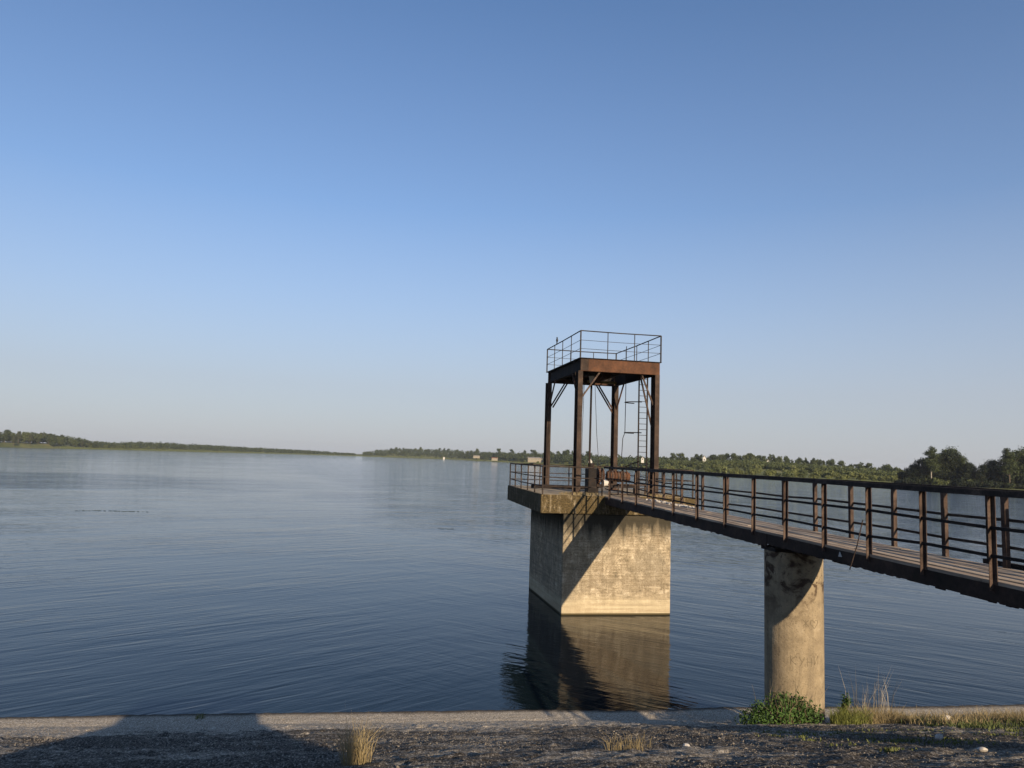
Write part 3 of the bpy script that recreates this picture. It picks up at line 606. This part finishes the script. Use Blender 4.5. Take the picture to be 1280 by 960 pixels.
# machinery on the slab
cb = thing('control_cabinet', (7.05, 29.4, DZ), 'black narrow control cabinet beside the near tower leg', 'cabinet')
MB().box(6.86, 7.2, 29.2, 29.8, DZ+.02, DZ+1.0).build('housing', M_dark, cb, bevel=.02); MB().tube([(7.05,29.5,DZ+1.0), (7.05,29.5,DZ+1.22)], .13, 10).build('cap', M_dark, cb); MB().box(6.88, 7.18, 29.18, 29.2, DZ+.15, DZ+.9).build('door', M_dark, cb)
MB().bar((7.05,29.45,DZ+.9), (7.05,29.1,DZ+1.1), .03, .03).build('crank', M_rust, cb)
wn = thing('gate_winch', (8.2, 30.2, DZ), 'rusty gate winch with ribbed drum and gear wheels on the pier', 'winch')
wy = 29.9
MB().tube([(7.8,wy,DZ+.72), (8.75,wy,DZ+.69)], .18, 16).build('drum', M_rust_orange, wn)
for k in range(7): MB().tube([(7.86+k*.125,wy,DZ+.72-k*.004), (7.92+k*.125,wy,DZ+.72-k*.004)], .22, 16).build('rope_turn', M_post if k % 2 else M_rust_orange, wn)
for x, r_ in ((7.45, .36), (7.62, .28)):
    g = MB(); n = 22
    g.prism([((r_ if i % 2 else r_-.045)*math.cos(2*math.pi*i/(2*n)), (r_ if i % 2 else r_-.045)*math.sin(2*math.pi*i/(2*n))) for i in range(2*n)], -.04, .04)
    g.v = [(x+v[2], wy+v[0], DZ+.72+v[1]) for v in g.v]; g.build('gear_wheel', M_rust, wn)
MB().box(7.3, 9.1, wy-.35, wy-.25, DZ+.25, DZ+.36).box(7.3, 9.1, wy+.25, wy+.35, DZ+.25, DZ+.36).box(7.3, 7.4, wy-.25, wy+.25, DZ, DZ+.25).box(9.0, 9.1, wy-.25, wy+.25, DZ, DZ+.25).build('winch_frame', M_dark, wn)
MB().box(7.38, 7.44, wy-.08, wy+.08, DZ+.36, DZ+.8).box(8.98, 9.04, wy-.08, wy+.08, DZ+.36, DZ+.8).build('bearing', M_rust, wn)
MB().tube([(7.55,wy-.45,DZ+.42), (7.75,wy-.45,DZ+.42)], [.14,.10], 10).build('motor_cap', M_chalk, wn)
bx = thing('steel_grating', (8.9, 28.5, DZ), 'low rusty open steel grating standing on the slab by the bridge end', 'frame')
for k in range(5): MB().bar((7.55+k*.36, 28.5, DZ), (7.55+k*.36, 28.5, DZ+.42), .045, .045).build('upright', M_rust_brown, bx)
for z in (.03, .42): MB().bar((7.5, 28.5, DZ+z), (9.05, 28.5, DZ+z), .06, .05).build('bar', M_rust_brown, bx)
bd = thing('rusty_channel', (9.3, 30.5, DZ), 'dark bent steel channel lying across the far part of the slab', 'scrap metal')
MB().bar((5.2, 33.2, DZ+.1), (7.6, 32.2, DZ+.12), .18, .16).build('channel', M_dark, bd)

# bird
bt = thing('bird', (6.0-.03, 32.0, 10.92), 'small dark bird perched on the left top rail of the tower', 'bird')
def blob(c, r, n=8, m_=6):
    vs = []; fs = []
    for i in range(m_+1):
        t = math.pi*i/m_
        for k in range(n): p = 2*math.pi*k/n; vs.append((c[0]+r[0]*math.sin(t)*math.cos(p), c[1]+r[1]*math.sin(t)*math.sin(p), c[2]+r[2]*math.cos(t)))
    for i in range(m_):
        for k in range(n): fs.append((i*n+k, i*n+(k+1) % n, (i+1)*n+(k+1) % n, (i+1)*n+k))
    return vs, fs
g = MB(); X0, Y0, Z0 = 5.97, 32.0, 10.92
v_, f_ = blob((X0, Y0, Z0+.10), (.05,.085,.085)); g.add(v_, f_); v_, f_ = blob((X0-.01, Y0-.04, Z0+.20), (.035,.04,.04)); g.add(v_, f_)
g.bar((X0, Y0+.05, Z0+.1), (X0+.02, Y0+.16, Z0-.08), .04, .015); g.tube([(X0-.01, Y0-.07, Z0+.20), (X0-.015, Y0-.11, Z0+.19)], [.012,.002], 5); g.build('body', M_bird, bt, smooth=True)
for s in (-1, 1): MB().tube([(X0+s*.02, Y0, Z0+.04), (X0+s*.02, Y0, Z0-.02)], .006, 4).build('leg', M_bird, bt)

# ------------------------------------------------------------------ footbridge
XN, XF_ = 7.12, 8.33
fb = thing('footbridge', (7.72, 2.6, 4.2), 'long narrow footbridge with plank deck and rusty railings leading to the pier', 'footbridge')
rr = random.Random(11)
# planks, laid lengthwise
npl = 7; pw = (XF_-XN-.02)/npl; y0, y1 = 2.3, 27.56
for k in range(npl):
    y = y0; first = True
    while y < y1-.3:
        L = 4.0 if not first else rr.choice([1.4, 2.4, 3.4]); first = False; e = min(y+L, y1)
        if y1-e < .6: e = y1
        x0 = XN+.01+k*pw; dz = rr.uniform(-.008, .008); sk = rr.uniform(-.006, .006)
        g = MB(); jg = [rr.uniform(-.012, .012) for _ in range(9)] if k == 0 else [0]*9; n = 8
        vs_ = []
        for i in range(n+1):
            yy = y+.006+(e-y-.012)*i/n; xl = x0+.005+jg[i]; xr = x0+pw-.006+sk*(i/n)
            vs_ += [(xl, yy, DZ-.045+dz), (xr, yy, DZ-.045+dz), (xr, yy, DZ+dz), (xl, yy, DZ+dz)]
        fs_ = [(0,1,2,3), (n*4+3, n*4+2, n*4+1, n*4)]
        for i in range(n):
            for q in range(4): fs_.append((i*4+q, (i+1)*4+q, (i+1)*4+(q+1) % 4, i*4+(q+1) % 4))
        g.add(vs_, fs_).build('plank', M_wood, fb); y = e
# girders: two spans meeting over the column, the outer one slightly deeper
for (a, b_, bot) in ((2.3, 14.45, DZ-.255), (14.47, 27.5, DZ-.30)):
    for x, s in ((XN+.06, -1), (XF_-.06, 1)):
        zt = DZ-.055; g = MB(); g.box(x-.05, x+.05, a, b_, zt-.015, zt).box(x-.05, x+.05, a, b_, bot, bot+.015).box(x-.05 if s < 0 else x+.035, x-.035 if s < 0 else x+.05, a, b_, bot+.015, zt-.015); g.build('girder', M_beamdk, fb)
for k in range(20):
    y = 2.9+k*1.3; MB().box(XN+.11, XF_-.11, y-.04, y+.04, DZ-.17, DZ-.056).build('cross_beam', M_beamdk, fb)
# ragged rust scale hanging under the near girder
g = MB()
for k in range(220):
    y = rr.uniform(3, 27.4); L = rr.uniform(.03, .25); bot = (DZ-.255 if y < 14.45 else DZ-.30); d = rr.uniform(.004, .022); x = XN+.012
    g.box(x, x+.02, y, y+L, bot-d, bot-.001)
o = g.build('rust_scale', M_beamdk, fb); o['kind'] = 'stuff'
near_y = [4.68, 5.95, 7.21, 8.48, 9.75, 11.01, 12.3, 13.67, 15.05, 16.5, 18.23, 19.97, 21.73, 23.49, 25.12, 26.82]
far_y = [4.7, 5.95, 7.15, 8.37, 9.59, 10.81, 12.07, 13.36, 14.64, 15.98, 17.5, 19.09, 20.79, 22.5, 24.2, 25.9]
for y in near_y:
    t = .055; g = MB(); dx, dz = rr.uniform(-.012, .012), 0
    g.box(-.03, .035, 0, .009, -.13, 1.06).box(.026, .035, -.058, 0, -.13, 1.06)
    g.v = [(XN-.012+v[0]+dx*v[2], y+v[1]+rr.uniform(-.0, .0), DZ+v[2]) for v in g.v]; g.build('post', M_post, fb)
for y in far_y:
    g = MB(); dx = rr.uniform(-.012, .012); g.box(-.035, .03, 0, .012, -.02, 1.06).box(-.035, -.025, .012, .075, -.02, 1.06)
    g.v = [(XF_-.02+v[0]+dx*v[2], y+v[1], DZ+v[2]) for v in g.v]; g.build('post', M_post, fb)
def wavy(x, ylist, h, w_, t_, name, mat, amp=.02, seed=1, yend=None):
    q = random.Random(seed); pts = [(x, yy, DZ+h+q.uniform(-amp, amp)) for yy in ylist]
    for p0, p1 in zip(pts[:-1], pts[1:]): MB().bar((p0[0], p0[1]+.001, p0[2]), (p1[0], p1[1]-.001, p1[2]), w_, t_).build(name, mat, fb)
ny_ = [2.4]+near_y[1::2]+[27.5]; fy_ = [2.4]+far_y[1::2]+[27.5]
wavy(XN-.02, ny_, 1.075, .07, .075, 'top_rail', M_rail, .008, 2); wavy(XF_, fy_, 1.06, .07, .07, 'top_rail', M_rail, .008, 3)
for h, s in ((.66, 4), (.29, 5)):
    wavy(XN-.005, [2.4]+near_y+[27.5], h, .016, .042, 'mid_rail', M_dark, .02, s)
    wavy(XF_+.01, [2.4]+far_y+[27.5], h, .016, .042, 'mid_rail', M_rail, .02, s+7)
# bracket frame bolted outside the far railing
br = thing('bracket_frame', (8.44, 9.6, DZ), 'dark steel bracket frame standing outside the far railing near the right edge', 'frame')
for x, y in ((8.44, 9.1), (8.44, 9.3), (8.44, 10.1)): MB().bar((x, y, DZ+.0), (x, y, DZ+1.0), .05, .05).build('upright', M_dark, br)
MB().bar((8.44, 9.0, DZ+.02), (8.44, 10.2, DZ+.02), .06, .07).build('foot_bar', M_dark, br); MB().bar((8.32, 9.2, DZ-.05), (8.46, 9.2, DZ-.05), .06, .06).bar((8.32, 10.0, DZ-.05), (8.46, 10.0, DZ-.05), .06, .06).build('arm', M_dark, br)
rod = thing('loose_rod', (7.0, 11.2, 4.0), 'thin pale rod leaning on the near railing of the footbridge', 'rod')
MB().tube([(7.02, 11.0, DZ+.52), (6.99, 11.12, DZ+.1), (6.96, 11.28, DZ-.29)], .009, 5).build('rod', M_post, rod)
MB().add([(7.120, 11.83, DZ-.075), (7.120, 11.77, DZ-.155), (7.120, 11.87, DZ-.16), (7.129, 11.83, DZ-.075), (7.129, 11.77, DZ-.155), (7.129, 11.87, DZ-.16)], [(0,1,2), (5,4,3), (0,3,4,1), (1,4,5,2), (2,5,3,0)]).build('white_fleck', M_white, fb)  # small white triangle laid on the near girder
# rubble swept against the far edge of the deck
g = MB()
for k in range(260):
    y = rr.uniform(21.2, 25.5); s = rr.uniform(.015, .05); x = XF_-.05-rr.random()**2*.22; v_, f_ = blob((x, y, DZ+s*.5), (s, s*1.1, s*.7), 5, 3); g.add(v_, f_)
tag(g.build('rubble', M_chalk), 'pale crumbs of rubble along the far edge of the deck near the pier', 'rubble', kind='stuff')

# ------------------------------------------------------------------ column
cx, cy, crad = 7.72, 14.5, .565
cl = thing('concrete_column', (cx, cy, .8), 'round concrete column carrying the footbridge at the waterside', 'column')
g = MB(); N = 64; pts = [(z, crad*(1.0 if z > 1 else 1.0)) for z in (-.5, 0.5, 1.5, 2.5, 3.45, 3.452, 3.47, 3.472, 4.052)]
vs_ = []; fs_ = []
for i, (z, r_) in enumerate(pts):
    if i in (5, 6): r_ -= .012
    for k in range(N): t = 2*math.pi*k/N; vs_.append((cx+r_*math.cos(t), cy+r_*math.sin(t), z))
for i in range(len(pts)-1):
    for k in range(N): fs_.append((i*N+k, i*N+(k+1) % N, (i+1)*N+(k+1) % N, (i+1)*N+k))
fs_.append(tuple(range((len(pts)-1)*N, len(pts)*N)))
g.add(vs_, fs_); o = g.build('shaft', M_col, cl)
MB().box(XN+.05, XF_-.05, cy-.3, cy+.3, 4.05, DZ-.303).build('bearing_block', M_dark, cl)
# scratched letters: grooves filled dark, laid on the curved face
def scratch(strokes, ang0, z0, sc, wd=.008):
    g = MB()
    for st in strokes:
        for (a, b_), (c_, d_) in zip(st[:-1], st[1:]):
            n = 3
            for i in range(n):
                u0, v0 = a+(c_-a)*i/n, b_+(d_-b_)*i/n; u1, v1 = a+(c_-a)*(i+1)/n, b_+(d_-b_)*(i+1)/n
                q = []
                for (u, v) in ((u0, v0), (u1, v1)):
                    t = ang0+u*sc/crad; q.append(Vector((cx+(crad+.001)*math.cos(t), cy+(crad+.001)*math.sin(t), z0+v*sc)))
                g.bar(q[0], q[1], wd, .004, up=(math.cos(ang0), math.sin(ang0), 0))
    return g
M_scr = simple('dark_scratch', (.125,.10,.066), .95, .2)
A0 = R(-112)    # facing the viewer
ang = lambda px: A0+math.asin(max(-1, min(1, (px-993)/34.5)))
heart = [[(0,.0), (-.55,.6), (-.5,.95), (-.2,1.), (0,.7), (.2,1.), (.5,.95), (.55,.6), (0,.0)]]
zh = [[(-.45,1), (.45,0)], [(-.45,0), (.45,1)], [(0,0), (0,1)]]
g = scratch(heart, ang(1013), 2.62, .16); g2 = scratch(zh, ang(1003), 2.66, .13); g.add(g2.v, g2.f)
g.build('scratched_marks', M_scr, cl)
def letters(word, a0, z0, sc, step):
    F_ = {'К': [[(0,0), (0,1)], [(.55,1), (0,.5), (.55,0)]], 'И': [[(0,1), (0,0), (.55,1), (.55,0)]], 'Т': [[(0,1), (.6,1)], [(.3,1), (.3,0)]], 'Р': [[(0,0), (0,1), (.45,.95), (.5,.7), (.4,.5), (0,.5)]], 'У': [[(0,1), (.3,.45)], [(.6,1), (.1,0)]], 'Н': [[(0,0), (0,1)], [(.5,0), (.5,1)], [(0,.5), (.5,.5)]]}
    g = MB()
    for i, ch in enumerate(word): h_ = scratch(F_[ch], a0+i*step, z0+rr.uniform(-.02, .02), sc); g.add(h_.v, h_.f)
    return g
g = letters('КУНИ', ang(986), 1.92, .17, .27); h_ = scratch([[(0,0), (1.5,.02)]], ang(985), 2.14, .3); g.add(h_.v, h_.f); g.build('scratched_letters', M_scr, cl)

# ------------------------------------------------------------------ plants by the shore
M_seed_ = leaf_mat('dead_stalks', (.22,.18,.11), .3)
def shrub(loc, label):
    t = thing('leafy_shrub', loc, label, 'shrub')
    V, F = leaf_cloud([(-.35,0,.12,.40,.32,.26), (.1,.0,.20,.40,.34,.30), (-.68,.05,.06,.3,.26,.16), (.45,0,.12,.30,.28,.22), (-.1,.1,.34,.26,.25,.2), (-.55,0,.25,.16,.2,.18), (.3,.1,.33,.14,.2,.16)], 3800, .032, 44, .35, .5)
    o = bpy.data.objects.new('leaves', np_mesh('leaves', V, F, L_bush, False)); col.objects.link(o); o.parent = t
    g = MB(); q = random.Random(4)
    for k in range(26):
        a = q.uniform(0, 6.28); d = q.uniform(.15, .6); g.tube([(d*.3*math.cos(a), d*.2*math.sin(a), -.1), (d*.7*math.cos(a), d*.4*math.sin(a), .25), (d*math.cos(a), d*.5*math.sin(a), q.uniform(.35, .6))], [.008,.006,.003], 4)
    g.build('stems', M_bark, t, False); g = MB()
    for k in range(34):
        a = q.uniform(0, 6.28); d = q.uniform(.1, .55); h = q.uniform(.45, .85); bx_, by_ = d*math.cos(a)*1.3, d*.5*math.sin(a); g.tube([(bx_, by_, 0), (bx_+q.uniform(-.05,.05), by_, h*.6), (bx_+q.uniform(-.16,.16), by_+q.uniform(-.06,.06), h)], [.004,.003,.0012], 3)
    g.build('dry_stalks', M_seed_, t, False); return t
shrub((7.15, 13.72, gz(0, 13.7)), 'dense dark green shrub at the foot of the column')
t = thing('tall_weed', (8.52, 14.05, gz(0, 14.05)), 'tall leafy weed against the right side of the column', 'plant')
V, F = leaf_cloud([(0,0,.25,.09,.10,.28), (.05,0,.42,.09,.1,.12)], 300, .035, 45, .2, .5); o = bpy.data.objects.new('leaves', np_mesh('leaves', V, F, L_bush, False)); col.objects.link(o); o.parent = t
MB().tube([(0,0,-.1), (.02,0,.3), (.04,0,.5)], [.009,.007,.003], 5).build('stem', M_bark, t, False)
plant('green_grass', tuft_mesh(900, .27, .45, .005, 21, L_grass, 1.0, .9, .6), (8.3, 13.45, gz(0, 13.45)), 'bright green grass spilling out right of the column shrub', 'grass', kind='stuff')
plant('dry_grass', tuft_mesh(700, .30, .5, .004, 22, L_dry, 1.1, 1.1, .7), (8.85, 13.5, gz(0, 13.5)), 'straw coloured grass between the green clump and the slope', 'grass', kind='stuff')
M_seed = leaf_mat('seed_heads', (.36,.32,.25), .3)
plant('seed_grass', tuft_mesh(60, 1.0, .4, .004, 23, M_seed, .35, 1.2, .7), (9.0, 13.9, gz(0, 13.9)), 'thin tall seed stalks standing right of the column', 'grass', kind='stuff')
def strip(n, x0, x1, y0, y1, h, mat, seed, label, name, wdt=.005):
    r = np.random.default_rng(seed); cxs = r.uniform(x0, x1, n//22); cys = r.uniform(y0, y1, n//22); k = r.integers(0, n//22, n); ts = r.uniform(.05, .2, n//22); hs = r.uniform(.35, 1.15, n//22)
    x = cxs[k]+r.normal(size=n)*ts[k]; y = cys[k]+r.normal(size=n)*ts[k]; z = prof(y); H = h*r.uniform(.3, 1.1, n)*hs[k]; la = r.uniform(0, 6.28, n); ll = r.uniform(.1, 1.1, n)*H
    pa = r.uniform(0, 3.14, n); ww = np.stack([wdt*np.cos(pa), wdt*np.sin(pa), 0*pa], -1); p0 = np.stack([x, y, z-.03], -1); p1 = p0+np.stack([ll*.4*np.cos(la), ll*.4*np.sin(la), H*.55+.03], -1); p2 = p0+np.stack([ll*np.cos(la), ll*np.sin(la), H+.03], -1)
    V = np.stack([p0-ww, p0+ww, p1+ww*.8, p1-ww*.8, p2], 1).reshape(-1, 3); i = np.arange(n)[:, None]*5
    F = np.concatenate([i+np.array([[0,1,2]]), i+np.array([[0,2,3]]), i+np.array([[3,2,4]])])
    plant(name, np_mesh(name, V, F, mat, False), (0,0,0), label, 'grass', kind='stuff')
strip(9500, 9.2, 15.5, 12.1, 14.9, .24, L_dry, 31, 'patchy dry grass along the slope at the right', 'dry_grass')
strip(4200, 9.0, 15.5, 11.4, 14.2, .12, L_mid, 32, 'low olive weeds among the dry grass at the right', 'low_weeds', .01)
strip(2600, 5, 12, 7.5, 11.5, .05, L_olive, 33, 'sparse moss and weeds in the shade of the footbridge', 'low_weeds', .01)
plant('dry_grass_tuft', tuft_mesh(230, .40, .13, .0028, 41, L_dry, .95), (-.42, 7.15, gz(0, 7.15)), 'upright straw yellow grass tuft near the bottom left of the slope', 'grass tuft')
plant('dry_grass_tuft', tuft_mesh(170, .19, .18, .0025, 42, L_dry, 1.3, 1.5, .8), (2.42, 8.1, gz(0, 8.1)), 'low wide pinkish dry grass tuft below the pier reflection', 'grass tuft')
plant('dry_grass_tuft', tuft_mesh(60, .14, .1, .004, 43, L_grass, .5), (-4.3, 17.0, gz(0, 17.0)), 'tiny green sprig at the waterline on the left', 'grass tuft')
def weed_mat(x0, x1, y, label, seed):
    q = random.Random(seed); g = MB(); n = int((x1-x0)/.12)
    for i in range(n):
        x = x0+(x1-x0)*i/n; v_, f_ = blob((x, y+q.uniform(-.25, .25)+.5*math.sin(i*.06), .005), (q.uniform(.06,.16), q.uniform(.04,.14), .012), 6, 3)
        if q.random() < .75: g.add(v_, f_)
    tag(g.build('floating_weed', L_deep), label, 'weed', kind='stuff')
weed_mat(-29.0, -23.1, 69.3, 'thin dark line of floating weed on the calm water at the left', 1); weed_mat(2.1, 3.2, 59.4, 'short streak of floating weed left of the pier', 2)
def stone(loc, s, label, seed, mat=M_chalk):
    r = random.Random(seed); v_, f_ = blob((0,0,0), s, 9, 7); g = MB().add([(v[0]*r.uniform(.85,1.1), v[1]*r.uniform(.85,1.1), v[2]*r.uniform(.85,1.1)) for v in v_], f_)
    o = g.build('stone', mat); o.location = loc; o.rotation_euler = (r.uniform(-.3,.3), .35, r.uniform(0, 3)); tag(o, label, 'stone')
stone((6.55, 8.75, gz(0, 8.75)+.05), (.055,.035,.04), 'white angular stone lying in shade at the lower right', 1)
stone((5.9, 7.25, gz(0, 7.25)+.02), (.07,.055,.025), 'pale flat stone nearest the lower right corner', 2)
stone((9.9, 13.0, gz(0, 13.0)+.10), (.07,.05,.05), 'white lump among the dry grass at the right', 3)
stone((3.1, 8.2, gz(0, 8.2)+.03), (.05,.04,.035), 'small white stone right of the low grass tuft', 4)

# ------------------------------------------------------------------ unseen house added behind the viewer to cast the shadow on the slope
gh = thing('shadow_caster_house', (1.3, -5.6, 4.2), 'plain invented house, unseen, added behind the viewpoint to cast the slope shadow', 'building')
gx0, gx1 = .2, 2.6
MB().box(gx0, gx1, -7.4, -4.2, 4.0, 8.35).build('wall', M_cream, gh); MB().box(gx0-.12, gx1+.12, -7.5, -4.08, 8.353, 8.5).build('roof', M_roof, gh)
MB().box(.95, 1.85, -4.2, -4.14, 4.22, 6.3).build('door', M_dark, gh)

# ------------------------------------------------------------------ air
hz = NT('air_haze'); hz.t.nodes.remove(hz.b); pv = hz.n('ShaderNodeVolumePrincipled'); pv.inputs['Color'].default_value = (.80,.86,.95,1); pv.inputs['Density'].default_value = .00010; pv.inputs['Anisotropy'].default_value = .2
hz.l(pv.outputs[0], hz.o.inputs['Volume'])
HAZE = True
if HAZE:
    o = MB().box(-2600, 2600, -200, 3400, -2, 40).build('haze', hz.m); tag(o, 'thin pale summer haze over the reservoir', 'haze', kind='stuff')
